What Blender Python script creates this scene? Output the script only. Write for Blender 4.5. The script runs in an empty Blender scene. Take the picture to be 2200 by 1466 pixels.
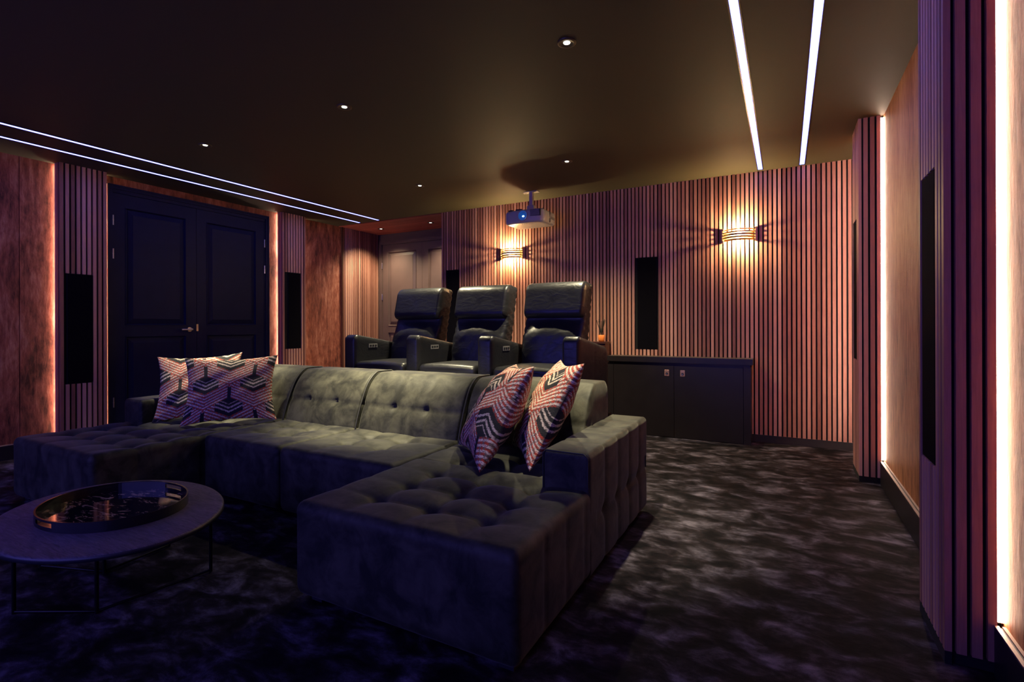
import bpy, math, random
import numpy as np
from mathutils import Matrix, Vector

random.seed(7)
RNG = np.random.RandomState(11)
PI = math.pi
SC = bpy.context.scene
COL = SC.collection

# ------------------------------------------------------------------ camera
H = 2.70            # ceiling height
CAM_Z = 1.170
YAW = math.radians(28.169)
ROLL = math.radians(-0.160)
FPX = 1096.06
fw = Vector((-math.sin(YAW), math.cos(YAW), 0))
rt0 = Vector((math.cos(YAW), math.sin(YAW), 0))
up0 = Vector((0, 0, 1))
rt = rt0 * math.cos(ROLL) + up0 * math.sin(ROLL)
up = up0 * math.cos(ROLL) - rt0 * math.sin(ROLL)
cam_data = bpy.data.cameras.new('camera')
cam = bpy.data.objects.new('camera', cam_data)
COL.objects.link(cam)
M = Matrix.Identity(4)
for i in range(3):
    M[i][0] = rt[i]; M[i][1] = up[i]; M[i][2] = -fw[i]
M[2][3] = CAM_Z
cam.matrix_world = M
cam_data.sensor_fit = 'HORIZONTAL'
cam_data.sensor_width = 36.0
cam_data.lens = 36.0 * FPX / 2200.0
cam_data.shift_y = -(733.0 - 699.52) / 2200.0
cam_data.clip_start = 0.05
SC.camera = cam

# ------------------------------------------------------------------ world, view, light levels
SC.view_settings.view_transform = 'Standard'
SC.view_settings.look = 'None'
SC.view_settings.gamma = 1.0
SC.view_settings.use_curve_mapping = False
SC.view_settings.exposure = 0.0
world = bpy.data.worlds.new('world')
SC.world = world
world.use_nodes = True
world.node_tree.nodes['Background'].inputs[0].default_value = (0.02, 0.02, 0.05, 1)
world.node_tree.nodes['Background'].inputs[1].default_value = 0.0

L_EDGE = 46.0        # vertical edge strips
L_CEIL = 1.5         # ceiling strips
L_SCREEN = 2.9
P_SPOT = 380.0
P_ALCOVE = 190.0
P_SCONCE = 48.0
C_EDGE = (1.0, 0.71, 0.53)
C_CEIL = (0.85, 0.95, 6.0)
C_SCREEN = (0.17, 0.145, 1.0)
C_SPOT = (1.0, 0.88, 0.56)
C_SCONCE = (1.0, 0.72, 0.34)

# ------------------------------------------------------------------ tagging helpers
def tag(o, label=None, cat=None, group=None, kind=None):
    if label: o['label'] = label
    if cat: o['category'] = cat
    if group: o['group'] = group
    if kind: o['kind'] = kind
    return o

def empty(name, loc, label=None, cat=None, group=None, kind=None, parent=None):
    o = bpy.data.objects.new(name, None)
    COL.objects.link(o)
    o.empty_display_size = 0.1
    if parent:
        o.parent = parent
        o.location = Vector(loc) - worldloc(parent)
    else:
        o.location = loc
    return tag(o, label, cat, group, kind)

def worldloc(o):
    v = Vector(o.location)
    while o.parent:
        o = o.parent
        v += Vector(o.location)
    return v

def copy_tree(o, parent=None, d=None):
    c = o.copy()
    COL.objects.link(c)
    if parent:
        c.parent = parent
    if d is not None:
        c.location = Vector(o.location) + Vector(d)
    for ch in list(o.children):
        copy_tree(ch, c)
    return c

# ------------------------------------------------------------------ mesh builder
class MB:
    def __init__(self):
        self.v = []; self.f = []; self.m = []; self.t = []; self.n = 0; self.sm = []
    def add(self, verts, faces, mat=0, tint=0.5, smooth=False):
        verts = np.asarray(verts, float)
        self.v.append(verts)
        k = self.n
        for q in faces:
            self.f.append(tuple(int(i) + k for i in q))
            self.m.append(mat); self.sm.append(smooth)
        if np.isscalar(tint):
            tint = np.full(len(verts), tint)
        self.t.append(np.asarray(tint, float))
        self.n += len(verts)
    def box(self, x0, x1, y0, y1, z0, z1, mat=0, tint=0.5):
        v = [(x, y, z) for x in (x0, x1) for y in (y0, y1) for z in (z0, z1)]
        f = [(0, 1, 3, 2), (4, 6, 7, 5), (0, 4, 5, 1), (2, 3, 7, 6), (0, 2, 6, 4), (1, 5, 7, 3)]
        self.add(v, f, mat, tint)
    def cyl(self, p0, p1, r0, r1=None, n=20, mat=0, caps=True, smooth=True):
        r1 = r0 if r1 is None else r1
        p0 = np.array(p0, float); p1 = np.array(p1, float)
        a = p1 - p0; a = a / np.linalg.norm(a)
        h = np.array([0, 0, 1.0]) if abs(a[2]) < 0.9 else np.array([1.0, 0, 0])
        e = np.cross(a, h); e /= np.linalg.norm(e); g = np.cross(a, e)
        th = np.arange(n) * 2 * PI / n
        c = np.cos(th)[:, None] * e + np.sin(th)[:, None] * g
        v = np.vstack([p0 + r0 * c, p1 + r1 * c])
        f = [(i, (i + 1) % n, n + (i + 1) % n, n + i) for i in range(n)]
        self.add(v, f, mat, smooth=smooth)
        if caps:
            self.add(p0 + r0 * c, [tuple(range(n))[::-1]], mat)
            self.add(p1 + r1 * c, [tuple(range(n))], mat)
    def tube(self, pts, r, n=10, mat=0, closed=False):
        pts = [np.array(p, float) for p in pts]
        N = len(pts); rings = []
        pe = None
        for i in range(N):
            if closed:
                a = pts[(i + 1) % N] - pts[i - 1]
            else:
                a = pts[min(i + 1, N - 1)] - pts[max(i - 1, 0)]
            a = a / (np.linalg.norm(a) + 1e-12)
            if pe is None:
                h = np.array([0, 0, 1.0]) if abs(a[2]) < 0.9 else np.array([1.0, 0, 0])
                e = np.cross(a, h)
            else:
                e = pe - a * (pe @ a)
            e /= np.linalg.norm(e); pe = e
            g = np.cross(a, e)
            th = np.arange(n) * 2 * PI / n
            rings.append(pts[i] + r * (np.cos(th)[:, None] * e + np.sin(th)[:, None] * g))
        v = np.vstack(rings); f = []
        for i in range(N if closed else N - 1):
            j = (i + 1) % N
            for k in range(n):
                f.append((i * n + k, i * n + (k + 1) % n, j * n + (k + 1) % n, j * n + k))
        self.add(v, f, mat, smooth=True)
        if not closed:
            self.add(rings[0], [tuple(range(n))[::-1]], mat)
            self.add(rings[-1], [tuple(range(n))], mat)
    def lathe(self, prof, c=(0, 0, 0), n=36, mat=0, smooth=True, sx=1.0, sy=1.0, rot=0.0):
        th = np.arange(n) * 2 * PI / n
        rings = []
        for r, z in prof:
            x = r * np.cos(th) * sx; y = r * np.sin(th) * sy
            X = x * math.cos(rot) - y * math.sin(rot); Y = x * math.sin(rot) + y * math.cos(rot)
            rings.append(np.c_[X + c[0], Y + c[1], np.full(n, z + c[2])])
        v = np.vstack(rings)
        f = [(i * n + k, i * n + (k + 1) % n, (i + 1) * n + (k + 1) % n, (i + 1) * n + k)
             for i in range(len(prof) - 1) for k in range(n)]
        self.add(v, f, mat, smooth=smooth)
    def build(self, name, mats, parent=None, org=None, attr=False, **tg):
        V = np.vstack(self.v)
        if parent is not None:
            o3 = np.array(worldloc(parent))
        elif org is not None:
            o3 = np.array(org, float)
        else:
            lo, hi = V.min(0), V.max(0)
            o3 = np.array([(lo[0] + hi[0]) / 2, (lo[1] + hi[1]) / 2, lo[2]])
        if not isinstance(mats, (list, tuple)):
            mats = [mats]
        me = bpy.data.meshes.new(name)
        me.from_pydata([tuple(p) for p in (V - o3)], [], self.f)
        for m in mats:
            me.materials.append(m)
        me.polygons.foreach_set('material_index', self.m)
        me.polygons.foreach_set('use_smooth', self.sm)
        if attr:
            a = me.attributes.new('tint', 'FLOAT', 'POINT')
            a.data.foreach_set('value', np.concatenate(self.t).astype(np.float32))
        me.update()
        o = bpy.data.objects.new(name, me)
        COL.objects.link(o)
        if parent is not None:
            o.parent = parent
        else:
            o.location = o3
        return tag(o, **tg)

def rounded(x0, x1, y0, y1, z0, z1, r, step=0.03, disp=None, warp=None):
    """closed rounded box: grid of points on a box pushed out from the inner box; disp(P, N) offsets along the normal"""
    lo = np.array([x0, y0, z0], float); hi = np.array([x1, y1, z1], float)
    rr = np.full(3, r) if np.isscalar(r) else np.array(r, float)
    rr = np.minimum(rr, (hi - lo) / 2 * 0.999)
    ax = []
    for i in range(3):
        n = max(2, int(round((hi[i] - lo[i] - 2 * rr[i]) / step)))
        nr = 4
        t = np.linspace(0, 1, nr + 1)[:-1]
        a = np.concatenate([lo[i] + rr[i] * (1 - np.cos(t * PI / 4) / math.cos(PI / 4) * 0 - (1 - t)) if False else lo[i] + rr[i] * t,
                            np.linspace(lo[i] + rr[i], hi[i] - rr[i], n + 1),
                            hi[i] - rr[i] * (1 - np.linspace(0, 1, nr + 1)[1:])])
        ax.append(a)
    idx = {}
    verts = []; faces = []
    def vid(i, j, k):
        key = (i, j, k)
        if key not in idx:
            idx[key] = len(verts); verts.append((ax[0][i], ax[1][j], ax[2][k]))
        return idx[key]
    nx, ny, nz = (len(a) - 1 for a in ax)
    for i in range(nx):
        for j in range(ny):
            faces.append((vid(i, j, 0), vid(i, j + 1, 0), vid(i + 1, j + 1, 0), vid(i + 1, j, 0)))
            faces.append((vid(i, j, nz), vid(i + 1, j, nz), vid(i + 1, j + 1, nz), vid(i, j + 1, nz)))
    for i in range(nx):
        for k in range(nz):
            faces.append((vid(i, 0, k), vid(i + 1, 0, k), vid(i + 1, 0, k + 1), vid(i, 0, k + 1)))
            faces.append((vid(i, ny, k), vid(i, ny, k + 1), vid(i + 1, ny, k + 1), vid(i + 1, ny, k)))
    for j in range(ny):
        for k in range(nz):
            faces.append((vid(0, j, k), vid(0, j, k + 1), vid(0, j + 1, k + 1), vid(0, j + 1, k)))
            faces.append((vid(nx, j, k), vid(nx, j + 1, k), vid(nx, j + 1, k + 1), vid(nx, j, k + 1)))
    P = np.array(verts)
    inner = np.clip(P, lo + rr, hi - rr)
    D = (P - inner) / rr
    L = np.linalg.norm(D, axis=1)[:, None]; L[L < 1e-9] = 1
    N = D / L
    P = inner + N * rr
    if disp is not None:
        P = P + N * np.asarray(disp(P, N))[:, None]
    if warp is not None:
        P = warp(P)
    return P, faces

def rbox(name, mat, parent, *a, **k):
    b = MB(); P, F = rounded(*a, **k); b.add(P, F, 0, smooth=True)
    return b.build(name, mat, parent)

# ------------------------------------------------------------------ materials
def nt(name):
    m = bpy.data.materials.new(name); m.use_nodes = True
    t = m.node_tree; t.nodes.clear()
    out = t.nodes.new('ShaderNodeOutputMaterial')
    return m, t, out

def node(t, ty, **kw):
    n = t.nodes.new(ty)
    for k, v in kw.items():
        if k in n.inputs: n.inputs[k].default_value = v
        else: setattr(n, k, v)
    return n

def principled(t, out, col=None, rough=0.5, **kw):
    p = t.nodes.new('ShaderNodeBsdfPrincipled')
    if col is not None: p.inputs['Base Color'].default_value = (*col, 1)
    p.inputs['Roughness'].default_value = rough
    for k, v in kw.items(): p.inputs[k.replace('_', ' ')].default_value = v
    t.links.new(p.outputs[0], out.inputs[0])
    return p

def ramp(t, fac, stops):
    r = t.nodes.new('ShaderNodeValToRGB')
    el = r.color_ramp.elements
    while len(el) > 1: el.remove(el[-1])
    el[0].position = stops[0][0]; el[0].color = (*stops[0][1], 1)
    for p, c in stops[1:]:
        e = el.new(p); e.color = (*c, 1)
    t.links.new(fac, r.inputs[0])
    return r.outputs[0]

def coords(t, scale=(1, 1, 1), kind='Object'):
    tc = t.nodes.new('ShaderNodeTexCoord'); mp = t.nodes.new('ShaderNodeMapping')
    mp.inputs['Scale'].default_value = scale
    t.links.new(tc.outputs[kind], mp.inputs[0])
    return mp.outputs[0]

def noise(t, vec, scale=5, detail=4, rough=0.5, dist=0.0):
    n = node(t, 'ShaderNodeTexNoise', Scale=scale, Detail=detail, Roughness=rough, Distortion=dist)
    t.links.new(vec, n.inputs['Vector'])
    return n.outputs['Fac']

def bump(t, p, fac, strength=0.3, dist=0.01):
    b = node(t, 'ShaderNodeBump', Strength=strength, Distance=dist)
    t.links.new(fac, b.inputs['Height']); t.links.new(b.outputs[0], p.inputs['Normal'])
    return b

def plain(name, col, rough=0.5, bumpscale=None, bs=0.1, var=0.15, **kw):
    m, t, out = nt(name)
    p = principled(t, out, col, rough, **kw)
    c = coords(t)
    f = noise(t, c, bumpscale or 8.0, 3)
    lo = tuple(x * (1 - var) for x in col); hi = tuple(min(1, x * (1 + var)) for x in col)
    t.links.new(ramp(t, f, [(0.3, lo), (0.7, hi)]), p.inputs['Base Color'])
    if bumpscale: bump(t, p, f, bs, 0.004)
    return m

def emit(name, col, strength):
    m, t, out = nt(name)
    e = node(t, 'ShaderNodeEmission', Strength=strength)
    e.inputs[0].default_value = (*col, 1)
    t.links.new(e.outputs[0], out.inputs[0])
    return m

def wood_slat(name, stops, rough=0.58, grain=(30, 30, 1.5)):
    m, t, out = nt(name)
    p = principled(t, out, None, rough)
    at = node(t, 'ShaderNodeAttribute', attribute_name='tint')
    c = coords(t, grain)
    # shift the grain per slat
    comb = t.nodes.new('ShaderNodeCombineXYZ')
    mu = node(t, 'ShaderNodeMath', operation='MULTIPLY'); mu.inputs[1].default_value = 37.0
    t.links.new(at.outputs['Fac'], mu.inputs[0]); t.links.new(mu.outputs[0], comb.inputs[2])
    va = node(t, 'ShaderNodeVectorMath', operation='ADD')
    t.links.new(c, va.inputs[0]); t.links.new(comb.outputs[0], va.inputs[1])
    g = noise(t, va.outputs[0], 3.0, 6, 0.65, 1.2)
    mix = node(t, 'ShaderNodeMath', operation='MULTIPLY_ADD'); mix.inputs[1].default_value = 0.30
    ad = node(t, 'ShaderNodeMath', operation='MULTIPLY_ADD'); ad.inputs[1].default_value = 0.62; ad.inputs[2].default_value = 0.04
    t.links.new(at.outputs['Fac'], ad.inputs[0])
    t.links.new(g, mix.inputs[0]); t.links.new(ad.outputs[0], mix.inputs[2])
    t.links.new(ramp(t, mix.outputs[0], stops), p.inputs['Base Color'])
    bump(t, p, g, 0.15, 0.002)
    return m

M_SLAT = wood_slat('walnut_slat', [(0.12, (0.16, 0.050, 0.034)), (0.36, (0.36, 0.150, 0.105)),
                                    (0.62, (0.54, 0.255, 0.185)), (0.9, (0.66, 0.35, 0.26))])
M_FELT = plain('black_felt', (0.006, 0.005, 0.006), 0.95, 300, 0.3)
M_CEIL = plain('ceiling_paint', (0.060, 0.050, 0.029), 0.65, 220, 0.08, var=0.05, Specular_IOR_Level=0.25)
M_DOOR = plain('door_paint', (0.0095, 0.0105, 0.036), 0.50, var=0.08, Specular_IOR_Level=0.10)
M_DOOR2 = plain('taupe_door_paint', (0.085, 0.050, 0.045), 0.45, var=0.06)
M_BASE = plain('baseboard_paint', (0.018, 0.013, 0.014), 0.45)
M_LEDGE = plain('ledge_wood', (0.30, 0.19, 0.13), 0.5)
M_LIT_EDGE = plain('lit_edge_cream', (0.60, 0.47, 0.36), 0.6)  # strip light on the dark frame's side, painted in as a cream colour
M_CAB = plain('cabinet_lacquer', (0.014, 0.010, 0.012), 0.35)
M_CABTOP = plain('cabinet_top', (0.05, 0.04, 0.036), 0.35)
M_STEEL = plain('brushed_steel', (0.55, 0.52, 0.50), 0.28, Metallic=1.0)
M_COPPER = plain('copper_plate', (0.62, 0.36, 0.26), 0.35, Metallic=0.75)
M_BRASS = plain('brass_band', (0.42, 0.25, 0.10), 0.38, Metallic=0.7)
M_SPK = plain('speaker_grille', (0.004, 0.0035, 0.006), 0.95, 700, 0.4, Specular_IOR_Level=0.05)
M_BLACKMETAL = plain('black_metal', (0.012, 0.011, 0.012), 0.35, Metallic=0.6)
M_RING = plain('bronze_ring', (0.10, 0.08, 0.055), 0.4, Metallic=0.6)
M_TRAY = plain('black_lacquer', (0.008, 0.007, 0.009), 0.18)
M_WHITE = plain('white_plastic', (0.52, 0.49, 0.47), 0.35, var=0.03)
M_MOUNT = plain('mount_plastic', (0.42, 0.38, 0.37), 0.4, var=0.03)
M_GREYPL = plain('grey_plastic', (0.22, 0.21, 0.21), 0.4)
M_DARKPL = plain('dark_plastic', (0.02, 0.02, 0.024), 0.4)
M_AMBER = plain('amber_glass', (0.75, 0.22, 0.05), 0.15)
M_REED = plain('dark_reed', (0.012, 0.009, 0.008), 0.8)
M_DARKWOOD = plain('dark_red_wood', (0.06, 0.018, 0.012), 0.4)
M_SCREENFR = plain('screen_frame', (0.01, 0.01, 0.01), 0.8)

def fabric_wall(name, dark, mid, light, vert=1.0):
    m, t, out = nt(name)
    p = principled(t, out, None, 0.62)
    p.inputs['Specular IOR Level'].default_value = 0.2
    c = coords(t, (1, 1, vert))
    a = noise(t, c, 2.2, 7, 0.62, 0.8)
    b = noise(t, coords(t, (6, 6, 1.2)), 5.0, 6, 0.7)
    mx = node(t, 'ShaderNodeMath', operation='MULTIPLY_ADD'); mx.inputs[1].default_value = 0.45
    m2 = node(t, 'ShaderNodeMath', operation='MULTIPLY'); m2.inputs[1].default_value = 0.6
    t.links.new(a, m2.inputs[0]); t.links.new(b, mx.inputs[0]); t.links.new(m2.outputs[0], mx.inputs[2])
    t.links.new(ramp(t, mx.outputs[0], [(0.42, dark), (0.53, mid), (0.66, light)]), p.inputs['Base Color'])
    bump(t, p, b, 0.45, 0.006)
    return m
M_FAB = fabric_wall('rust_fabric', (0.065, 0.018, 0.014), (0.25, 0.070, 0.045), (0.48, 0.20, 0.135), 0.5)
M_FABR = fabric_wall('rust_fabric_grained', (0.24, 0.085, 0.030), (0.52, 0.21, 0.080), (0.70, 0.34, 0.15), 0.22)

def carpet():
    m, t, out = nt('silk_carpet')
    p = principled(t, out, None, 0.75)
    p.inputs['Specular IOR Level'].default_value = 0.08
    c = coords(t, (0.8, 1.3, 1))
    a = noise(t, c, 6.0, 6, 0.60, 0.5)
    b = noise(t, c, 16.0, 4, 0.6, 0.3)
    f = noise(t, coords(t), 420.0, 2, 0.6)
    mx = node(t, 'ShaderNodeMath', operation='MULTIPLY_ADD'); mx.inputs[1].default_value = 0.22
    m2 = node(t, 'ShaderNodeMath', operation='MULTIPLY_ADD'); m2.inputs[1].default_value = 0.68
    m3 = node(t, 'ShaderNodeMath', operation='MULTIPLY'); m3.inputs[1].default_value = 0.14
    t.links.new(f, m3.inputs[0]); t.links.new(m3.outputs[0], m2.inputs[2])
    t.links.new(a, m2.inputs[0]); t.links.new(b, mx.inputs[0]); t.links.new(m2.outputs[0], mx.inputs[2])
    t.links.new(ramp(t, mx.outputs[0], [(0.44, (0.003, 0.0025, 0.004)), (0.52, (0.016, 0.012, 0.015)),
                                        (0.58, (0.050, 0.042, 0.055)), (0.68, (0.16, 0.14, 0.18))]), p.inputs['Base Color'])
    bump(t, p, mx.outputs[0], 0.6, 0.01)
    return m
M_CARPET = carpet()

def velvet(name, c0, c1, sheen=0.6):
    m, t, out = nt(name)
    p = principled(t, out, None, 0.6)
    p.inputs['Sheen Weight'].default_value = sheen
    p.inputs['Sheen Roughness'].default_value = 0.35
    p.inputs['Sheen Tint'].default_value = (0.75, 0.76, 0.70, 1)
    p.inputs['Specular IOR Level'].default_value = 0.25
    c = coords(t)
    a = noise(t, c, 8.0, 6, 0.62, 0.5)
    t.links.new(ramp(t, a, [(0.38, c0), (0.52, tuple((x + y) * 0.5 for x, y in zip(c0, c1))), (0.66, c1)]), p.inputs['Base Color'])
    bump(t, p, noise(t, c, 60.0, 3), 0.12, 0.004)
    return m
M_VELVET = velvet('charcoal_velvet', (0.0125, 0.0125, 0.010), (0.060, 0.058, 0.042), 0.16)
M_PIPE = plain('dark_piping', (0.02, 0.02, 0.018), 0.6)

def leather():
    m, t, out = nt('black_leather')
    p = principled(t, out, (0.014, 0.014, 0.017), 0.36)
    p.inputs['Specular IOR Level'].default_value = 0.5
    c = coords(t)
    a = noise(t, coords(t, (1, 1, 2.2)), 7.0, 4, 0.55, 1.6)
    v = node(t, 'ShaderNodeTexVoronoi', Scale=260.0)
    t.links.new(c, v.inputs['Vector'])
    mx = node(t, 'ShaderNodeMath', operation='MULTIPLY_ADD'); mx.inputs[1].default_value = 0.06
    t.links.new(v.outputs['Distance'], mx.inputs[0]); t.links.new(a, mx.inputs[2])
    bump(t, p, mx.outputs[0], 0.30, 0.010)
    t.links.new(ramp(t, a, [(0.3, (0.30,) * 3), (0.7, (0.46,) * 3)]), p.inputs['Roughness'])
    return m
M_LEATHER = leather()

def tabletop():
    m, t, out = nt('black_oak')
    p = principled(t, out, None, 0.45)
    c = coords(t, (2.0, 16, 1))
    w = noise(t, c, 4.0, 6, 0.7, 2.0)
    t.links.new(ramp(t, w, [(0.3, (0.030, 0.024, 0.030)), (0.7, (0.20, 0.16, 0.19))]), p.inputs['Base Color'])
    bump(t, p, w, 0.5, 0.006)
    return m
M_OAK = tabletop()

def gilt_glass():
    m, t, out = nt('gilt_glass')
    p = principled(t, out, None, 0.06)
    c = coords(t, (1.0, 2.6, 1))
    a = noise(t, c, 7.0, 8, 0.72, 1.8)
    t.links.new(ramp(t, a, [(0.50, (0.006, 0.005, 0.010)), (0.545, (0.03, 0.022, 0.02)), (0.58, (0.34, 0.24, 0.15)), (0.66, (0.45, 0.34, 0.22))]), p.inputs['Base Color'])
    return m
M_GILT = gilt_glass()

def pillow_mat():
    m, t, out = nt('woven_pillow')
    p = principled(t, out, None, 0.85)
    at = node(t, 'ShaderNodeAttribute', attribute_name='weave')
    t.links.new(at.outputs['Color'], p.inputs['Base Color'])
    bump(t, p, noise(t, coords(t), 220.0, 3, 0.7), 0.7, 0.006)
    return m
M_PILLOW = pillow_mat()

M_EDGE = emit('edge_led', C_EDGE, L_EDGE)
M_EDGE2 = emit('edge_led_double', C_EDGE, L_EDGE * 2.5)
M_CEILLED = emit('ceiling_led', C_CEIL, L_CEIL)
M_LENS = emit('spot_lens', (1.0, 0.95, 0.80), 3.0)
M_BULB = emit('sconce_bulb', C_SCONCE, 12.0)
M_PROJ = emit('projector_beam_lens', (0.45, 0.7, 1.0), 5.0)
M_SCREEN = emit('lit_screen', C_SCREEN, L_SCREEN)

def lens_glass():
    m, t, out = nt('lens_blue')
    p = principled(t, out, (0.01, 0.04, 0.14), 0.08)
    p.inputs['Emission Color'].default_value = (0.02, 0.16, 0.75, 1)
    p.inputs['Emission Strength'].default_value = 0.35
    return m
M_LENSBLUE = lens_glass()

# ------------------------------------------------------------------ room shell
XL, XR, YB, YF = -6.05, 0.64, 5.66, -1.95
XA, YA = -4.11, 6.53            # alcove right side, alcove back
PITCH, SW, SD = 0.0412, 0.027, 0.020

b = MB(); b.box(XL - 0.3, XR + 0.3, YF - 0.2, YA + 0.2, -0.1, 0.0)
b.build('floor', M_CARPET, org=(0, 0, 0), kind='structure')
b = MB(); b.box(XL - 0.1, XR + 0.1, YF - 0.1, YB - 0.02, H, H + 0.1)
b.box(XA, XR + 0.1, YB - 0.02, YB + 0.1, H, H + 0.1)
b.build('ceiling', M_CEIL, org=(0, 0, H), kind='structure')

def slats(b, axis, a0, a1, f0, f1, z0, z1, holes=(), mat=0, pitch=PITCH, w=SW, phase=0.0):
    """vertical slats along axis ('x' or 'y') between a0..a1, thickness f0..f1"""
    n = int((a1 - a0 - w) / pitch + 1e-6) + 1
    for i in range(n):
        s = a0 + phase + i * pitch
        t = random.random()
        segs = [(z0, z1)]
        for (h0, h1, hz0, hz1) in holes:
            if s + w > h0 + 0.004 and s < h1 - 0.004:
                segs = [(z0, hz0), (hz1, z1)]
        for (q0, q1) in segs:
            if axis == 'x': b.box(s, s + w, f0, f1, q0, q1, mat, t)
            else: b.box(f0, f1, s, s + w, q0, q1, mat, t)

# back wall (slatted)
SPK_B = [(-1.447, -1.236, 0.902, 1.916), (-4.022, -3.811, 0.902, 1.916)]
b = MB()
b.box(XA, XR + 0.1, YB, YB + 0.12, 0, H, 1)
slats(b, 'x', XA + 0.012, XR, YB - SD, YB, 0.075, H, SPK_B)
b.build('wall_back', [M_SLAT, M_FELT], org=(0, 0, 0), attr=True, kind='structure')
b = MB(); b.box(XA + 0.01, -0.0 + XR, YB - 0.012, YB, 0, 0.075)
b.build('baseboard_back', M_BASE, kind='structure')

# left wall with door opening, right wall, front wall
DY0, DY1, DZ = 2.60, 4.41, 2.612
b = MB()
b.box(XL - 0.12, XL, YF - 0.1, 1.944, 0, H)
b.box(XL - 0.12, XL, 1.950, DY0 + 0.04, 0, H)
b.box(XL - 0.12, XL - 0.006, 1.944, 1.950, 0, H)
b.box(XL - 0.12, XL, DY0 + 0.04, DY1 - 0.04, DZ - 0.04, H)
b.box(XL - 0.12, XL, DY1 - 0.04, 5.70, 0, H)
b.box(XL - 0.16, XL - 0.12, DY0 - 0.1, DY1 + 0.1, 0, H)
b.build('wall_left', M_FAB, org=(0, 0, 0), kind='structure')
b = MB(); b.box(XR, XR + 0.12, YF - 0.1, YB, 0, H)
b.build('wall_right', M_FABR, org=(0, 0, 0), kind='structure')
b = MB(); b.box(XL - 0.1, XR + 0.1, YF - 0.12, YF, 0, H)
b.build('wall_front', M_FELT, org=(0, 0, 0), kind='structure')

# alcove: left slatted side, back wall with the door, right side, slatted soffit
b = MB()
b.box(XL - 0.12, XL, 5.70, YA, 0, H, 1)
b.box(XL, XL + 0.03, 5.700, 5.722, 0, H, 2)
slats(b, 'y', 5.735, YA - 0.02, XL, XL + SD, 0, H)
b.build('wall_alcove_left', [M_SLAT, M_FELT, M_DARKWOOD], org=(0, 0, 0), attr=True, kind='structure')
b = MB(); b.box(XA, XA + 0.1, YB + 0.12, YA + 0.1, 0, H)
b.build('wall_alcove_right', M_FELT, org=(0, 0, 0), kind='structure')
b = MB(); b.box(XL - 0.1, XA + 0.1, YA, YA + 0.1, 0, H)
b.build('wall_alcove_back', M_DOOR2, org=(0, 0, 0), kind='structure')
b = MB()
b.box(XL - 0.1, XA, YB - 0.02, YA + 0.1, H + 0.012, H + 0.1, 1)
for i in range(21):
    y = YB + 0.0 + i * PITCH
    b.box(XL, XA, y, y + 0.034, H - 0.004, H + 0.012, 0, random.random() * 0.5)
M_SOFFIT = wood_slat('soffit_slat', [(0.1, (0.30, 0.06, 0.04)), (0.6, (0.50, 0.12, 0.075)), (0.9, (0.56, 0.17, 0.10))], grain=(1.5, 30, 30))
b.build('ceiling_alcove', [M_SOFFIT, M_FELT], org=(0, 0, H), attr=True, kind='structure')

# baseboards
def baseboard(name, segs, x0, x1, z, sgn):
    b = MB()
    for y0, y1 in segs:
        b.box(min(x0, x1), max(x0, x1), y0, y1, 0, z, 0)
        xm = x1
        xi = x1 - sgn * 0.012
        b.box(min(xm, xi), max(xm, xi), y0, y1, z, z + 0.006, 1)
        xj = x0 + sgn * 0.010
        b.box(min(x0, xj), max(x0, xj), y0, y1, z, z + 0.006, 1)
    b.build(name, [M_BASE, M_LEDGE], kind='structure')
P_L = [(2.19, 2.565), (4.57, 4.945)]
P_R = [(2.25, 2.625), (4.56, 4.935)]
baseboard('baseboard_right', [(YF, P_R[0][0]), (P_R[0][1], P_R[1][0]), (P_R[1][1], YB - 0.02)], XR, XR - 0.030, 0.163, -1)
baseboard('baseboard_left', [(YF, P_L[0][0]), (DY1, P_L[1][0]), (P_L[1][1], 5.70)], XL, XL + 0.035, 0.125, 1)

# pilasters with slats on three faces, a speaker let into the face, light strips in the two inner corners
def pilaster(idx, side, y0, y1, spk):
    s = 1 if side == 'left' else -1
    wall = XL if side == 'left' else XR
    face = -5.93 if side == 'left' else 0.482
    b = MB()
    fx = face - s * SD
    ws = wall + s * 0.020 if False else wall
    wi = wall + s * 0.021
    b.box(min(wi, fx), max(wi, fx), y0 + SD, y1 - SD, 0, H, 1)
    b.box(min(wall, wi), max(wall, wi), y0 + 0.045, y1 - 0.045, 0, H, 1)
    b.box(min(fx, face), max(fx, face), y0 + 0.004, y1 - 0.004, 0.0, 0.045, 1)
    hole = [(spk[0], spk[1], spk[2], spk[3])]
    xa, xb = min(fx, face), max(fx, face)
    slats(b, 'y', y0 + 0.004, y1, xa, xb, 0.045, H, hole, pitch=(y1 - y0 - 0.004 - SW) / 8.0)
    for ya, yb in ((y0, y0 + SD), (y1 - SD, y1)):
        for k in range(3):
            if side == 'left':
                x1 = face - 0.030 - k * 0.0408; x0 = x1 - 0.0275 + (0.006 if k == 2 else 0)
                x0 = max(x0, wall + 0.021)
            else:
                x0 = face + 0.031 + k * 0.0408; x1 = min(x0 + 0.0275, wall - 0.022)
            if x1 > x0 + 0.004:
                b.box(x0, x1, ya, yb, 0.045, H, 0, random.random())
    b.build('trim_%d' % idx, [M_SLAT, M_FELT], org=((wall + face) / 2, (y0 + y1) / 2, 0), attr=True, kind='structure')

SPKS = {1: (2.246, 2.456, 0.627, 1.672), 2: (4.632, 4.836, 0.860, 1.901),
        3: (2.407, 2.60, 0.645, 1.747), 4: (4.70, 4.91, 0.897, 1.978)}
pilaster(1, 'left', *P_L[0], SPKS[1])
pilaster(2, 'left', *P_L[1], SPKS[2])
pilaster(3, 'right', *P_R[0], (2.383, 2.583, 0.645, 1.747))
pilaster(4, 'right', *P_R[1], (4.692, 4.892, 0.897, 1.978))

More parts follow.
